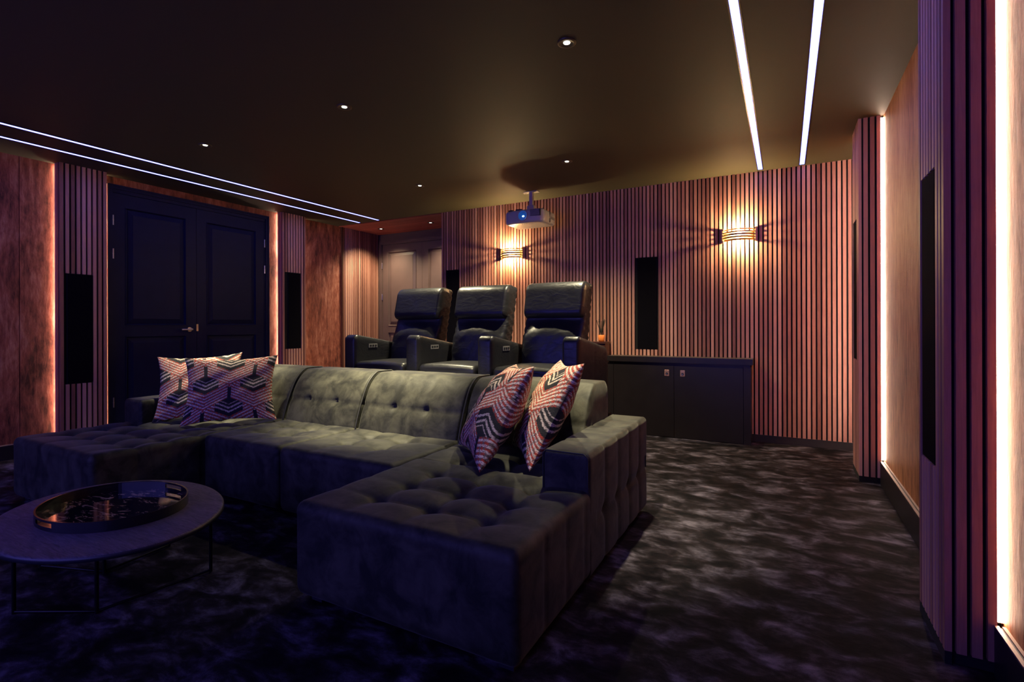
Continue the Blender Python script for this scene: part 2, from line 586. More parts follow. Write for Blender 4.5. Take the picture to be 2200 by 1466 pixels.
def speaker(lab, x0, x1, y0, y1, z0, z1):
    r = empty('wall_speaker', ((x0 + x1) / 2, (y0 + y1) / 2, z0), lab, 'speaker', 'flush speakers set into the slatted panels')
    b = MB(); b.box(x0, x1, y0, y1, z0, z1)
    b.build('cabinet', M_FELT, r)
    b = MB()
    g = 0.003
    ax = 0 if (x1 - x0) < (y1 - y0) else 1
    if ax == 0:
        xc = x1 if x0 < -3 else x0
        b.box(min(xc, xc + (0.004 if x0 < -3 else -0.004)), max(xc, xc + (0.004 if x0 < -3 else -0.004)), y0 + g, y1 - g, z0 + g, z1 - g)
    else:
        b.box(x0 + g, x1 - g, y0 - 0.004, y0, z0 + g, z1 - g)
    b.build('grille', M_SPK, r)
    return r
speaker('tall black speaker in the slatted column left of the dark blue double door', -5.95, -5.936, 2.248, 2.454, 0.63, 1.67)
speaker('narrow black speaker in the slatted column right of the dark blue double door', -5.95, -5.936, 4.664, 4.852, 0.863, 1.898)
speaker('black speaker in the slatted column nearest the camera at far right', 0.488, 0.502, 2.385, 2.581, 0.648, 1.744)
speaker('black speaker seen edge-on in the slatted column at the far right corner', 0.488, 0.502, 4.694, 4.890, 0.90, 1.975)
speaker('black speaker on the slatted back wall above the low cabinet', -1.445, -1.238, YB - 0.017, YB - 0.001, 0.905, 1.913)
speaker('black speaker on the slatted back wall half hidden behind the leftmost recliner', -4.020, -3.813, YB - 0.017, YB - 0.001, 0.905, 1.913)

# vertical edge light strips
def edge_strip(lab, side, y, far, z0=0.17, z1=H - 0.012, mat=None):
    b = MB()
    if side == 'left': x0, x1 = XL + 0.001, XL + 0.019
    else: x0, x1 = XR - 0.020, XR - 0.001
    ya, yb = (y, y + 0.010) if not far else (y - 0.010, y)
    r = empty('light_strip', ((x0 + x1) / 2, y, z0), lab, 'light strip', 'vertical light strips beside the slatted columns')
    g = -1 if far else 1
    q0, q1, q2 = y + g * 0.013, y + g * 0.016, y + g * 0.026
    b.box(x0, x1, min(q1, q2), max(q1, q2), z0, z1)
    b.build('profile', M_STEEL, r)
    c = MB(); c.box(x0 + 0.0005, x1 - 0.0005, min(q0, q1), max(q0, q1), z0 + 0.004, z1 - 0.002)
    c.build('diffuser', mat or M_EDGE, r, label='glowing warm white diffuser')
edge_strip('vertical light strip on the near side of the slatted column at far left', 'left', P_L[0][0] + 0.004, False)
edge_strip('vertical light strip between the far left slatted column and the double door', 'left', P_L[0][1] - 0.004, True)
edge_strip('vertical light strip between the double door and the second slatted column', 'left', P_L[1][0] + 0.004, False)
edge_strip('vertical light strip on the alcove side of the second slatted column', 'left', P_L[1][1] - 0.004, True)
edge_strip('tall vertical light strip nearest the camera at the right edge', 'right', P_R[0][0] + 0.004, False)
edge_strip('light strip hidden behind the nearest right slatted column', 'right', P_R[0][1] - 0.004, True)
edge_strip('bright vertical light strip at the far right corner column', 'right', P_R[1][0] + 0.004, False)
edge_strip('light strip behind the far right corner column, facing the back wall', 'right', P_R[1][1] - 0.004, True, mat=M_EDGE2)

# ceiling strips
def ceiling_strip(lab, xc, y0, y1, w=0.040):
    r = empty('ceiling_light_strip', (xc, (y0 + y1) / 2, H - 0.006), lab, 'light strip', 'long light strips recessed in the ceiling')
    b = MB()
    for s in (-1, 1):
        xa = xc + s * w / 2; xb = xc + s * (w / 2 + 0.008)
        b.box(min(xa, xb), max(xa, xb), y0, y1, H - 0.004, H + 0.0)
    b.box(xc - w / 2, xc + w / 2, y0, y0 + 0.006, H - 0.004, H); b.box(xc - w / 2, xc + w / 2, y1 - 0.006, y1, H - 0.004, H)
    b.build('frame', M_BLACKMETAL, r)
    b = MB(); b.box(xc - w / 2, xc + w / 2, y0 + 0.006, y1 - 0.006, H - 0.002, H + 0.0)
    b.build('diffuser', M_CEILLED, r, label='glowing cool white diffuser')
ceiling_strip('left of the two ceiling light strips on the right side', -0.212, -1.6, 5.585)
ceiling_strip('right of the two ceiling light strips on the right side', 0.145, -1.6, 5.60)
ceiling_strip('left side ceiling light strip farther from the wall', -5.180, -1.6, 5.600)
ceiling_strip('left side ceiling light strip closer to the double door', -5.550, -1.6, 5.600)

# recessed downlights
def downlight(lab, x, y, power, z=H, col=C_SPOT, angle=48, blend=1.0, tilt=0):
    r = empty('downlight', (x, y, z - 0.006), lab, 'ceiling spotlight', 'round recessed ceiling spotlights')
    b = MB()
    b.lathe([(0.019, -0.0006), (0.031, -0.0016), (0.034, -0.0050), (0.046, -0.006), (0.050, -0.004), (0.051, 0.0)], (x, y, z), 32)
    b.build('trim_ring', M_RING, r)
    b = MB(); b.lathe([(0.0005, -0.0042), (0.012, -0.0044), (0.018, -0.003), (0.019, -0.0004)], (x, y, z), 28)
    b.build('lens', M_LENS, r, label='glowing lens')
    ld = bpy.data.lights.new('spot_lamp', 'SPOT'); ld.energy = power; ld.color = col
    ld.spot_size = math.radians(angle); ld.spot_blend = blend; ld.shadow_soft_size = 0.03
    lo = bpy.data.objects.new('spot_lamp', ld); COL.objects.link(lo); lo.parent = r
    lo.location = (0, 0, -0.012)
    lo.rotation_euler = (math.radians(tilt), 0, 0)
    return r
downlight('recessed spotlight at the top of the ceiling, nearest the camera', -1.038, 2.575, P_SPOT * 1.25, tilt=9)
downlight('glowing recessed spotlight in the middle of the ceiling', -2.710, 2.590, P_SPOT * 2.9, tilt=13, angle=52)
downlight('small recessed spotlight farthest left on the ceiling', -4.312, 2.576, P_SPOT * 2.4, tilt=10)
downlight('recessed spotlight to the right above the projector', -1.792, 4.441, P_SPOT * 0.8, angle=116)
downlight('recessed spotlight to the left above the projector', -3.512, 4.437, P_SPOT * 0.8, angle=116)
downlight('left of two spotlights in the red wood alcove ceiling', -5.602, 6.105, P_ALCOVE, z=H - 0.004, angle=120)
downlight('right of two spotlights in the red wood alcove ceiling', -4.625, 6.091, P_ALCOVE, z=H - 0.004, angle=120)

# ------------------------------------------------------------------ doors
def leaf(b, mp, s0, s1, z0, z1, zr0, zr1, ztop, side, d=0.0):
    """panelled leaf in (s, z, n): lower panel z0+.18..zr0, upper panel zr1..ztop"""
    def quad(pts, mat=0):
        v = [mp(*p) for p in pts]
        b.add(v, [(0, 1, 2, 3)], mat)
    p0, p1 = s0 + side, s1 - side
    lb = z0 + 0.20
    def rect(a0, a1, c0, c1, n=0.0):
        quad([(a0, c0, n), (a1, c0, n), (a1, c1, n), (a0, c1, n)])
    rect(s0, p0, z0, z1); rect(p1, s1, z0, z1)
    rect(p0, p1, z0, lb); rect(p0, p1, zr0, zr1); rect(p0, p1, ztop, z1)
    for c0, c1 in ((lb, zr0), (zr1, ztop)):
        rings = [(0.0, 0.0), (0.0, 0.006), (0.006, 0.006), (0.014, -0.012), (0.018, -0.016), (0.066, -0.003), (0.069, 0.001)]
        for (i0, n0), (i1, n1) in zip(rings[:-1], rings[1:]):
            A = [(p0 + i0, c0 + i0, n0), (p1 - i0, c0 + i0, n0), (p1 - i0, c1 - i0, n0), (p0 + i0, c1 - i0, n0)]
            B = [(p0 + i1, c0 + i1, n1), (p1 - i1, c0 + i1, n1), (p1 - i1, c1 - i1, n1), (p0 + i1, c1 - i1, n1)]
            for k in range(4):
                j = (k + 1) % 4
                quad([A[k], A[j], B[j], B[k]])
        i, n = rings[-1]
        rect(p0 + i, p1 - i, c0 + i, c1 - i, n)
    # edges of the leaf and its back
    D = -0.035
    for (a, c, e, g) in ((s0, z0, s0, z1), (s1, z1, s1, z0)):
        quad([(a, c, 0), (e, g, 0), (e, g, D), (a, c, D)])
    quad([(s0, z1, 0), (s1, z1, 0), (s1, z1, D), (s0, z1, D)])
    quad([(s0, z0, D), (s1, z0, D), (s1, z1, D), (s0, z1, D)])

def double_door(idx, mp, root, s0, s1, zt, f, l0, mid, l1, ltop, rail0, rail1, ptop, side, hinges, handle_s, handle_z, mat, edge=None):
    r = empty('door_%d' % idx, root, kind='structure')
    def bx(b, a0, a1, c0, c1, n0, n1, m=0):
        v = [mp(a, c, n) for a in (a0, a1) for c in (c0, c1) for n in (n0, n1)]
        b.add(v, [(0, 1, 3, 2), (4, 6, 7, 5), (0, 4, 5, 1), (2, 3, 7, 6), (0, 2, 6, 4), (1, 5, 7, 3)], m)
    b = MB()
    for (n0, n1, w) in ((-0.04, 0.018, f), (0.018, 0.026, f * 0.45)):
        bx(b, s0, s0 + w, 0, zt, n0, n1); bx(b, s1 - w, s1, 0, zt, n0, n1); bx(b, s0 + w, s1 - w, zt - w, zt, n0, n1)
    bx(b, s0 + f, l0 - 0.002, 0, ltop + 0.02, -0.05, 0.004); bx(b, l1 + 0.002, s1 - f, 0, ltop + 0.02, -0.05, 0.004)
    bx(b, s0 + f, s1 - f, ltop + 0.004, zt - f, -0.05, 0.004)
    b.build('door_frame', mat, r)
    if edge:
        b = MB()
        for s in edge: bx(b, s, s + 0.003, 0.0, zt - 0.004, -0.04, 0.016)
        b.build('lit_edge', M_LIT_EDGE, r, label='frame edge coloured cream as if lit by the strip')
    for k, (a0, a1) in enumerate(((l0, mid - 0.002), (mid + 0.002, l1))):
        e = MB(); leaf(e, mp, a0, a1, 0.008, ltop, rail0, rail1, ptop, side)
        lf = e.build('door_leaf', mat, r)
        hs = a0 - 0.001 if k == 0 else a1 + 0.001
        for hz in hinges:
            h = MB(); c0 = mp(hs, hz, 0.012); c1 = mp(hs, hz + 0.10, 0.012)
            h.cyl(c0, c1, 0.008, n=12)
            h.cyl(mp(hs, hz + 0.048, 0.012), mp(hs, hz + 0.052, 0.012), 0.0095, n=12)
            h.build('hinge', M_STEEL, lf)
        if k == 0:
            h = MB()
            h.cyl(mp(handle_s, handle_z, 0.0), mp(handle_s, handle_z, 0.010), 0.026, n=28)
            h.cyl(mp(handle_s, handle_z, 0.010), mp(handle_s, handle_z, 0.05), 0.010, n=16)
            h.tube([mp(handle_s + 0.008, handle_z, 0.052), mp(handle_s - 0.03, handle_z, 0.054), mp(handle_s - 0.115, handle_z - 0.003, 0.054)], 0.011, 14)
            h.build('door_handle', M_STEEL, lf)
            h = MB(); bx(h, mid - 0.004, mid + 0.018, handle_z - 0.02, handle_z + 0.06, 0.0005, 0.004)
            h.build('latch_plate', M_STEEL, lf)
    return r

mpL = lambda s, z, n: (XL + 0.045 + n, s, z)
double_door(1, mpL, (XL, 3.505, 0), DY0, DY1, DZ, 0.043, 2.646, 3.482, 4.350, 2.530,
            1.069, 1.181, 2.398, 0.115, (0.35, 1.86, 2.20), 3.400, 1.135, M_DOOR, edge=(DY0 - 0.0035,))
mpA = lambda s, z, n: (s, YA - 0.035 - n, z)
double_door(2, mpA, (-5.1, YA, 0), -5.985, -4.215, 2.575, 0.055, -5.925, -5.100, -4.275, 2.510,
            1.065, 1.170, 2.390, 0.118, (1.60, 2.12), -5.19, 1.10, M_DOOR2)

# ------------------------------------------------------------------ wall lights
def sconce(lab, xc, zc, w=0.30, hh=0.070, dep=0.10):
    r = empty('wall_light', (xc, YB - SD, zc - hh), lab, 'wall lamp', 'curved brass wall lamps on the slatted back wall')
    yb = YB - SD
    b = MB(); b.box(xc - w * 0.40, xc + w * 0.40, yb - 0.012, yb - 0.0005, zc - hh * 0.55, zc + hh * 0.55)
    b.build('backplate', M_BRASS, r)
    # curved bands, each tilted like a louvre
    zs = [-0.052, -0.026, 0.0, 0.026, 0.052]
    for k, dz in enumerate(zs):
        e = MB(); n = 28
        ins = [0.012, 0.004, 0.0, 0.004, 0.012][k]
        hgt = 0.0078 if k != 2 else 0.0095
        tilt = [-0.008, -0.004, 0.0, 0.004, 0.008][k]
        ring = []
        for i in range(n + 1):
            s = -1 + 2 * i / n
            x = xc + s * (w / 2 - ins)
            y = yb - 0.012 - (dep - 0.012 - ins) * (1 - abs(s) ** 2.4)
            for (oy, oz) in ((0, -hgt), (tilt * 0 - 0.0, hgt), (0.004, hgt), (0.004, -hgt)):
                yy = y + oy + (tilt if oz > 0 else -tilt)
                ring.append((x, min(yy, yb - 0.0005), zc + dz + oz))
        F = [(i * 4 + j, i * 4 + (j + 1) % 4, (i + 1) * 4 + (j + 1) % 4, (i + 1) * 4 + j) for i in range(n) for j in range(4)]
        F += [(0, 1, 2, 3), (n * 4 + 3, n * 4 + 2, n * 4 + 1, n * 4)]
        e.add(ring, F, 0, smooth=False)
        e.build('shade_band', M_BRASS, r)
    for s in (-1, 1):
        e = MB(); e.box(xc + s * (w / 2) - 0.006, xc + s * (w / 2) + 0.006, yb - 0.020, yb - 0.0005, zc - hh, zc + hh)
        e.build('side_bracket', M_BRASS, r)
    e = MB(); e.cyl((xc - 0.10, yb - 0.055, zc), (xc + 0.10, yb - 0.055, zc), 0.010, n=20)
    e.build('bulb', M_BULB, r, label='glowing bulb')
    for s in (-1, 1):
        ld = bpy.data.lights.new('bulb_lamp', 'POINT'); ld.shadow_soft_size = 0.014
        ld.energy = P_SCONCE; ld.color = C_SCONCE
        lo = bpy.data.objects.new('bulb_lamp', ld); COL.objects.link(lo); lo.parent = r
        lo.location = (0, -0.055, hh + s * 0.034)
    return r
sconce('curved brass wall lamp at right, above the low dark cabinet', -0.412, 2.078)
sconce('curved brass wall lamp at left, below the projector', -3.017, 2.070)

# ------------------------------------------------------------------ projector
PX, PY, PZ = -2.555, 5.02, 2.300
r = empty('projector', (PX, PY + 0.18, PZ), 'white ceiling projector with a glowing blue lens in front of the slatted wall', 'projector')
def pdisp(P, N): return np.zeros(len(P))
def pwarp(P):
    Q = P.copy()
    s = (Q[:, 0] - PX) / 0.245
    Q[:, 1] += 0.05 * np.clip(np.abs(s) - 0.45, 0, 1) ** 1.4 * 1.6 * (Q[:, 1] < PY + 0.18)
    zz = (Q[:, 2] - PZ) / 0.155
    Q[:, 0] = PX + (Q[:, 0] - PX) * (1 - 0.05 * np.clip(0.5 - zz, -0.5, 0.5) ** 2 * 4 * 0.5)
    return Q
b = MB(); P, F = rounded(PX - 0.245, PX + 0.245, PY, PY + 0.37, PZ, PZ + 0.155, (0.045, 0.045, 0.030), 0.03, warp=pwarp); b.add(P, F, 0, smooth=True)
body = b.build('casing', M_WHITE, r)
LX, LZ = PX + 0.005, PZ + 0.082
b = MB()
def ringlens(b, R):
    for (ra, ya, rb, yb, m) in R:
        th = np.arange(36) * 2 * PI / 36
        A = np.c_[LX + ra * np.cos(th), np.full(36, ya), LZ + ra * np.sin(th)]
        B = np.c_[LX + rb * np.cos(th), np.full(36, yb), LZ + rb * np.sin(th)]
        b.add(np.vstack([A, B]), [(i, (i + 1) % 36, 36 + (i + 1) % 36, 36 + i) for i in range(36)], m, smooth=True)
ringlens(b, [(0.061, PY + 0.03, 0.061, PY - 0.012, 0), (0.061, PY - 0.012, 0.056, PY - 0.014, 0), (0.056, PY - 0.014, 0.050, PY - 0.003, 0)])
b.build('lens_ring', M_WHITE, r)
b = MB()
ringlens(b, [(0.053, PY - 0.006, 0.036, PY + 0.002, 0), (0.036, PY + 0.002, 0.034, PY - 0.006, 0), (0.034, PY - 0.006, 0.018, PY - 0.010, 0), (0.018, PY - 0.010, 0.0005, PY - 0.0115, 0)])
ln = b.build('lens', M_LENSBLUE, r, label='deep blue lens')
b = MB(); th = np.arange(20) * 2 * PI / 20
b.add(np.c_[LX + 0.012 + 0.014 * np.cos(th), np.full(20, PY - 0.0125), LZ - 0.010 + 0.010 * np.sin(th)], [tuple(range(20))])
b.build('beam_glow', M_PROJ, ln)
b = MB(); b.box(PX + 0.095, PX + 0.215, PY - 0.002, PY + 0.02, PZ + 0.068, PZ + 0.140)
vt = b.build('vent', M_DARKPL, r)
b = MB()
for i in range(13):
    x = PX + 0.100 + i * 0.0088
    v = [(x, PY - 0.004, PZ + 0.070), (x + 0.004, PY - 0.004, PZ + 0.070), (x - 0.006, PY - 0.004, PZ + 0.138), (x - 0.010, PY - 0.004, PZ + 0.138)]
    v += [(p[0], PY + 0.0, p[2]) for p in v]
    b.add(v, [(0, 1, 2, 3), (4, 7, 6, 5), (0, 4, 5, 1), (2, 6, 7, 3), (1, 5, 6, 2), (0, 3, 7, 4)])
b.build('louvre', M_MOUNT, vt)
for i in range(3):
    b = MB(); b.cyl((PX - 0.03 + i * 0.028, PY + 0.06, PZ - 0.002), (PX - 0.03 + i * 0.028, PY + 0.06, PZ + 0.004), 0.005, n=10)
    b.build('button', M_DARKPL, r)
b = MB(); b.box(PX + 0.030, PX + 0.095, PY + 0.085, PY + 0.096, PZ - 0.0008, PZ + 0.003)
b.build('badge', M_GREYPL, r)
b = MB()
for i in range(4): b.box(PX + 0.2445, PX + 0.2465, PY + 0.22 + i * 0.028, PY + 0.236 + i * 0.028, PZ + 0.06, PZ + 0.09)
b.build('side_vent', M_GREYPL, r)
for q in ((PX - 0.20, PX - 0.15, PY + 0.05, PY + 0.12, PZ + 0.150, PZ + 0.170), (PX - 0.10, PX - 0.03, PY + 0.03, PY + 0.10, PZ + 0.150, PZ + 0.166)):
    b = MB(); b.box(*q); b.build('lens_shift_dial', M_DARKPL, r)
MX, MY = PX - 0.005, PY + 0.24
r2 = empty('projector_mount', (MX, MY, PZ + 0.155), 'grey ceiling bracket that carries the white projector', 'bracket')
b = MB(); b.box(MX - 0.085, MX + 0.085, MY - 0.04, MY + 0.04, H - 0.006, H - 0.0002)
b.box(MX - 0.10, MX - 0.07, MY - 0.02, MY + 0.02, H - 0.010, H - 0.006); b.build('ceiling_plate', M_MOUNT, r2)
b = MB(); b.box(MX - 0.020, MX + 0.020, MY - 0.020, MY + 0.020, PZ + 0.24, H - 0.006); b.build('pole', M_MOUNT, r2)
b = MB(); P, F = rounded(MX - 0.045, MX + 0.045, MY - 0.035, MY + 0.035, PZ + 0.175, PZ + 0.245, 0.015, 0.02); b.add(P, F, 0, smooth=True); b.build('joint', M_MOUNT, r2)
b = MB(); b.box(MX - 0.08, MX + 0.08, MY - 0.05, MY + 0.05, PZ + 0.157, PZ + 0.176)
for s in (-1, 1): b.tube([(MX, MY, PZ + 0.172), (MX + s * 0.08, MY - 0.09, PZ + 0.165), (MX + s * 0.15, MY - 0.12, PZ + 0.163)], 0.007, 8)
b.build('arm', M_MOUNT, r2)
b = MB(); b.tube([(MX + 0.03, MY + 0.10, PZ + 0.165), (MX + 0.05, MY + 0.12, PZ + 0.21), (MX + 0.10, MY + 0.10, PZ + 0.225), (MX + 0.12, MY + 0.12, PZ + 0.165)], 0.005, 8)
b.build('cable', M_DARKPL, r2)

# ------------------------------------------------------------------ cabinet
CX0, CX1, CY0, CY1 = -1.722, -0.295, 5.445, YB - SD - 0.001
r = empty('low_cabinet', ((CX0 + CX1) / 2, (CY0 + CY1) / 2, 0), 'low black two-door cabinet against the slatted back wall', 'cabinet')
b = MB()
b.box(CX0, CX1, CY0 + 0.02, CY1, 0, 0.762)
b.box(CX0, CX0 + 0.063, CY0, CY0 + 0.02, 0, 0.762); b.box(CX1 - 0.063, CX1, CY0, CY0 + 0.02, 0, 0.762)
b.build('body', M_CAB, r)
b = MB(); b.box(CX0, CX1 + 0.018, CY0 - 0.018, CY1, 0.778, 0.835, 0); b.box(CX0 + 0.003, CX1 + 0.015, CY0 - 0.015, CY1 - 0.001, 0.835, 0.8365, 1)
b.box(CX0 + 0.01, CX1 - 0.005, CY0 + 0.01, CY1, 0.762, 0.778, 0)
b.build('counter_top', [M_CAB, M_CABTOP], r)
for k, (x0, x1) in enumerate(((-1.655, -1.018), (-1.014, -0.362))):
    e = MB(); e.box(x0, x1, CY0 - 0.001, CY0 + 0.019, 0.006, 0.745)
    d = e.build('cabinet_door', M_CAB, r)
    kx = -1.088 if k == 0 else -0.930
    e = MB(); P, F = rounded(kx - 0.024, kx + 0.024, CY0 - 0.005, CY0 + 0.002, 0.638, 0.704, (0.006, 0.002, 0.006), 0.012); e.add(P, F, 0)
    pl = e.build('latch', M_COPPER, d, label='copper latch plate')
    e = MB(); e.cyl((kx, CY0 - 0.006, 0.664), (kx, CY0 - 0.003, 0.664), 0.013, n=20, mat=0)
    e.cyl((kx - 0.002, CY0 - 0.009, 0.661), (kx - 0.002, CY0 - 0.006, 0.661), 0.007, n=16, mat=1)
    e.build('latch_ring', [M_DARKPL, M_STEEL], pl) if False else e.build('latch_button', [M_DARKPL, M_STEEL], d)

# dark pedestal behind the recliners, reed diffuser on it
r = empty('side_table', (-1.86, 5.54, 0), 'dark wood side table behind the rightmost recliner', 'table')
b = MB(); b.box(-1.98, -1.745, 5.45, YB - SD - 0.002, 0.965, 0.985); b.build('tabletop', M_DARKWOOD, r)
b = MB(); b.box(-1.97, -1.755, 5.46, YB - SD - 0.004, 0.0, 0.965); b.build('body', M_DARKWOOD, r)
DXX, DYY = -1.822, 5.53
r = empty('reed_diffuser', (DXX, DYY, 0.985), 'small amber reed diffuser with dark sticks behind the right recliner', 'reed diffuser')
b = MB(); b.lathe([(0.0005, 0.0), (0.028, 0.0), (0.033, 0.02), (0.038, 0.075), (0.036, 0.076), (0.012, 0.070), (0.0005, 0.070)], (DXX, DYY, 0.985), 28)
b.build('jar', M_AMBER, r)
for k in range(7):
    a = k * 0.9; s = 0.035 + 0.02 * (k % 3)
    b = MB(); b.cyl((DXX, DYY, 1.06), (DXX + s * math.cos(a), DYY + s * 0.6 * math.sin(a), 1.235 - 0.01 * (k % 3)), 0.0035, n=6)
    b.build('reed', M_REED, r)

# ------------------------------------------------------------------ seating platform and recliners
b = MB(); b.box(-4.02, -1.43, 3.60, 4.62, 0, 0.36)
b.build('floor_platform', M_CARPET, kind='structure')
PL = 0.36
YR = 3.75
X0S = [-3.946, -3.154, -2.362]
AW = 0.158
def arm_warp(P):
    Q = P.copy()
    h = np.clip((Q[:, 2] - PL) / 0.7, 0, 1)
    Q[:, 2] -= h * 0.115 * np.clip((Q[:, 1] - YR - 0.05) / 0.7, 0, 1)
    return Q
def crease(d, w): return np.exp(-(d / w) ** 2)
def arm_disp(P, N):
    o = np.zeros(len(P))
    side = np.abs(N[:, 0]) > 0.5
    o -= side * 0.004 * crease(P[:, 1] - (YR + 0.36), 0.008)
    return o
def recliner(x0, lab, width=0.633):
    r = empty('recliner_chair', (x0 + AW + width / 2, YR + 0.4, PL), lab, 'recliner chair', 'black leather recliners in the back row')
    a = rbox('armrest', M_LEATHER, r, x0, x0 + AW, YR, YR + 0.745, PL + 0.0, 1.082, (0.030, 0.060, 0.060), 0.03, arm_disp, arm_warp)
    xi = x0 + AW
    b = MB(); b.box(xi - 0.002, xi + 0.004, YR + 0.19, YR + 0.315, 0.945, 0.985)
    cp = b.build('control_panel', M_GREYPL, a)
    for k in range(3):
        e = MB(); e.box(xi + 0.004, xi + 0.006, YR + 0.200 + k * 0.037, YR + 0.228 + k * 0.037, 0.955, 0.976)
        e.build('button', M_DARKPL, cp) if False else None
    e = MB()
    for k in range(3): e.box(xi + 0.004, xi + 0.006, YR + 0.204 + k * 0.037, YR + 0.230 + k * 0.037, 0.956, 0.975)
    e.build('button_row', M_DARKPL, a)
    xs0, xs1 = xi + 0.003, xi + width - 0.003
    def seatd(P, N):
        s = (P[:, 0] - xs0) / (xs1 - xs0)
        o = 0.012 * np.sin(PI * np.clip(s, 0, 1)) * (N[:, 2] > 0.3)
        o -= 0.006 * crease(P[:, 2] - 0.70, 0.01) * (N[:, 1] < -0.5)
        return o
    rbox('seat', M_LEATHER, r, xs0, xs1, YR - 0.012, YR + 0.62, 0.62, 0.815, (0.04, 0.05, 0.05), 0.03, seatd)
    rbox('footrest', M_LEATHER, r, xs0, xs1, YR + 0.0, YR + 0.10, PL + 0.03, 0.655, 0.03, 0.04)
    b = MB(); b.box(xs0, xs1, YR + 0.08, YR + 0.70, PL, 0.60); b.build('base', M_BLACKMETAL, r)
    # backrest: local box, then leaned
    lean = 0.24
    def bwarp(P):
        Q = P.copy(); z = Q[:, 2] - 0.72
        Q[:, 1] += lean * z
        c = (xs0 + xs1) / 2
        Q[:, 0] = c + (Q[:, 0] - c) * (1.0 - 0.05 * np.clip((0.95 - Q[:, 2]) / 0.3, 0, 1))
        return Q
    c = (xs0 + xs1) / 2
    def bdisp(P, N):
        front = np.clip(-N[:, 1], 0, 1)
        s = (P[:, 0] - c) / 0.30; z = P[:, 2]
        belly = 1 / (1 + np.exp(-(1.165 - 0.09 * s ** 2 - z) / 0.022)) * np.clip(1 - s ** 4, 0, 1) ** 0.6 * np.clip(1.0 - 1.6 * (1.12 - z), 0.3, 1)
        o = front * (0.062 * belly - 0.012 * crease(z - 1.215, 0.03))
        o += front * 0.003 * np.sin(20 * np.abs(s) + 75 * z) * np.exp(-((z - 1.09) / 0.07) ** 2) * np.clip(np.abs(s) * 1.5, 0.15, 1)
        o += front * 0.0012 * np.sin(14 * s - 45 * z + 2 * np.sin(7 * s)) * (z < 1.16)
        o += 0.006 * np.abs(N[:, 0]) * np.sin(90 * z + 55 * P[:, 1]) * (z > 0.9)
        o -= 0.010 * crease(z - 0.845, 0.012) * front
        return o
    bk = rbox('backrest', M_LEATHER, r, c - 0.300, c + 0.300, YR + 0.46, YR + 0.645, 0.74, 1.565, (0.045, 0.045, 0.05), 0.022, bdisp, bwarp)
    def hdisp(P, N):
        s = (P[:, 0] - c) / 0.30
        return 0.010 * np.clip(-N[:, 1], 0, 1) * np.cos(s * 1.3)
    rbox('head_cushion', M_LEATHER, bk, c - 0.302, c + 0.302, YR + 0.402, YR + 0.60, 1.235, 1.575, (0.035, 0.085, 0.075), 0.022, hdisp, bwarp)
    return r
labs = ['black leather recliner farthest left in the raised row of three',
        'black leather recliner in the middle of the raised row',
        'black leather recliner at the right end of the raised row, beside the cabinet']
c1 = recliner(X0S[0], labs[0])
c2 = copy_tree(c1, None, (X0S[1] - X0S[0], 0, 0)); c2['label'] = labs[1]
c3 = copy_tree(c1, None, (X0S[2] - X0S[0], 0, 0)); c3['label'] = labs[2]
xr = X0S[2] + AW + 0.633
rbox('armrest', M_LEATHER, c3, xr, xr + AW, YR, YR + 0.745, PL, 1.082, (0.030, 0.060, 0.060), 0.03, arm_disp, arm_warp)

# ------------------------------------------------------------------ sectional sofa
r = empty('sectional_sofa', (-2.69, 2.4, 0), 'large charcoal velvet U-shaped sofa with tufted seats and two chaises', 'sofa')
SZ = 0.425
def tuft_disp(xl, yl, zsplit=0.30, D=0.021, w=0.040, pit=0.030, vx=(), vy=()):
    xl = np.array(xl); yl = np.array(yl)
    def f(P, N):
        top = np.clip((N[:, 2] - 0.1) / 0.9, 0, 1)
        dx = np.min(np.abs(P[:, 0][:, None] - xl), axis=1); dy = np.min(np.abs(P[:, 1][:, None] - yl), axis=1)
        rr = np.sqrt(dx ** 2 + dy ** 2)
        # keep creases inside the tuft field, fading past the outer tufts
        fx = np.clip((np.maximum(xl.min() - P[:, 0], P[:, 0] - xl.max())) / 0.16, 0, 1)
        fy = np.clip((np.maximum(yl.min() - P[:, 1], P[:, 1] - yl.max())) / 0.16, 0, 1)
        o = -D * np.exp(-dx / w) * (1 - 0.75 * fy) - D * np.exp(-dy / w) * (1 - 0.75 * fx)
        o = o * (1 - 0.0 * fx)
        o -= pit * np.exp(-(rr / 0.030) ** 2)
        o += 0.014
        sidex = np.abs(N[:, 0]) > 0.6; sidey = np.abs(N[:, 1]) > 0.6
        s = -0.006 * np.exp(-dy / 0.014) * sidex - 0.006 * np.exp(-dx / 0.014) * sidey
        return o * top + s * (1 - top)
    return f
CF = 1.47
# right chaise, left chaise
xr0, xr1 = -1.842, -0.770
def block(name, x0, x1, y0, y1, z1, xl, yl, step=0.016, z0=0.03, **kw):
    return rbox(name, M_VELVET, r, x0, x1, y0, y1, z0, z1, (0.035, 0.035, 0.05), step, tuft_disp(xl, yl, **kw))
block('chaise', xr0, -0.772, CF, 2.30, SZ - 0.012, (-1.57, -1.29, -1.02), (1.70, 1.905, 2.115))
block('chaise_extension', xr0, -1.005, 2.27, 2.86, SZ - 0.013, (-1.57, -1.29, -1.02), (2.115, 2.33, 2.55))
block('chaise', -4.600, -3.530, CF - 0.03, 2.86, SZ - 0.012, (-4.44, -4.18, -3.90, -3.66), (1.69, 1.885, 2.085, 2.29, 2.5))
block('seat', -3.526, -2.756, 2.085, 2.86, SZ - 0.012, (-3.32, -3.05), (2.38, 2.60))
block('seat', -2.752, -1.846, 2.085, 2.86, SZ - 0.012, (-2.49, -2.20), (2.40, 2.60))
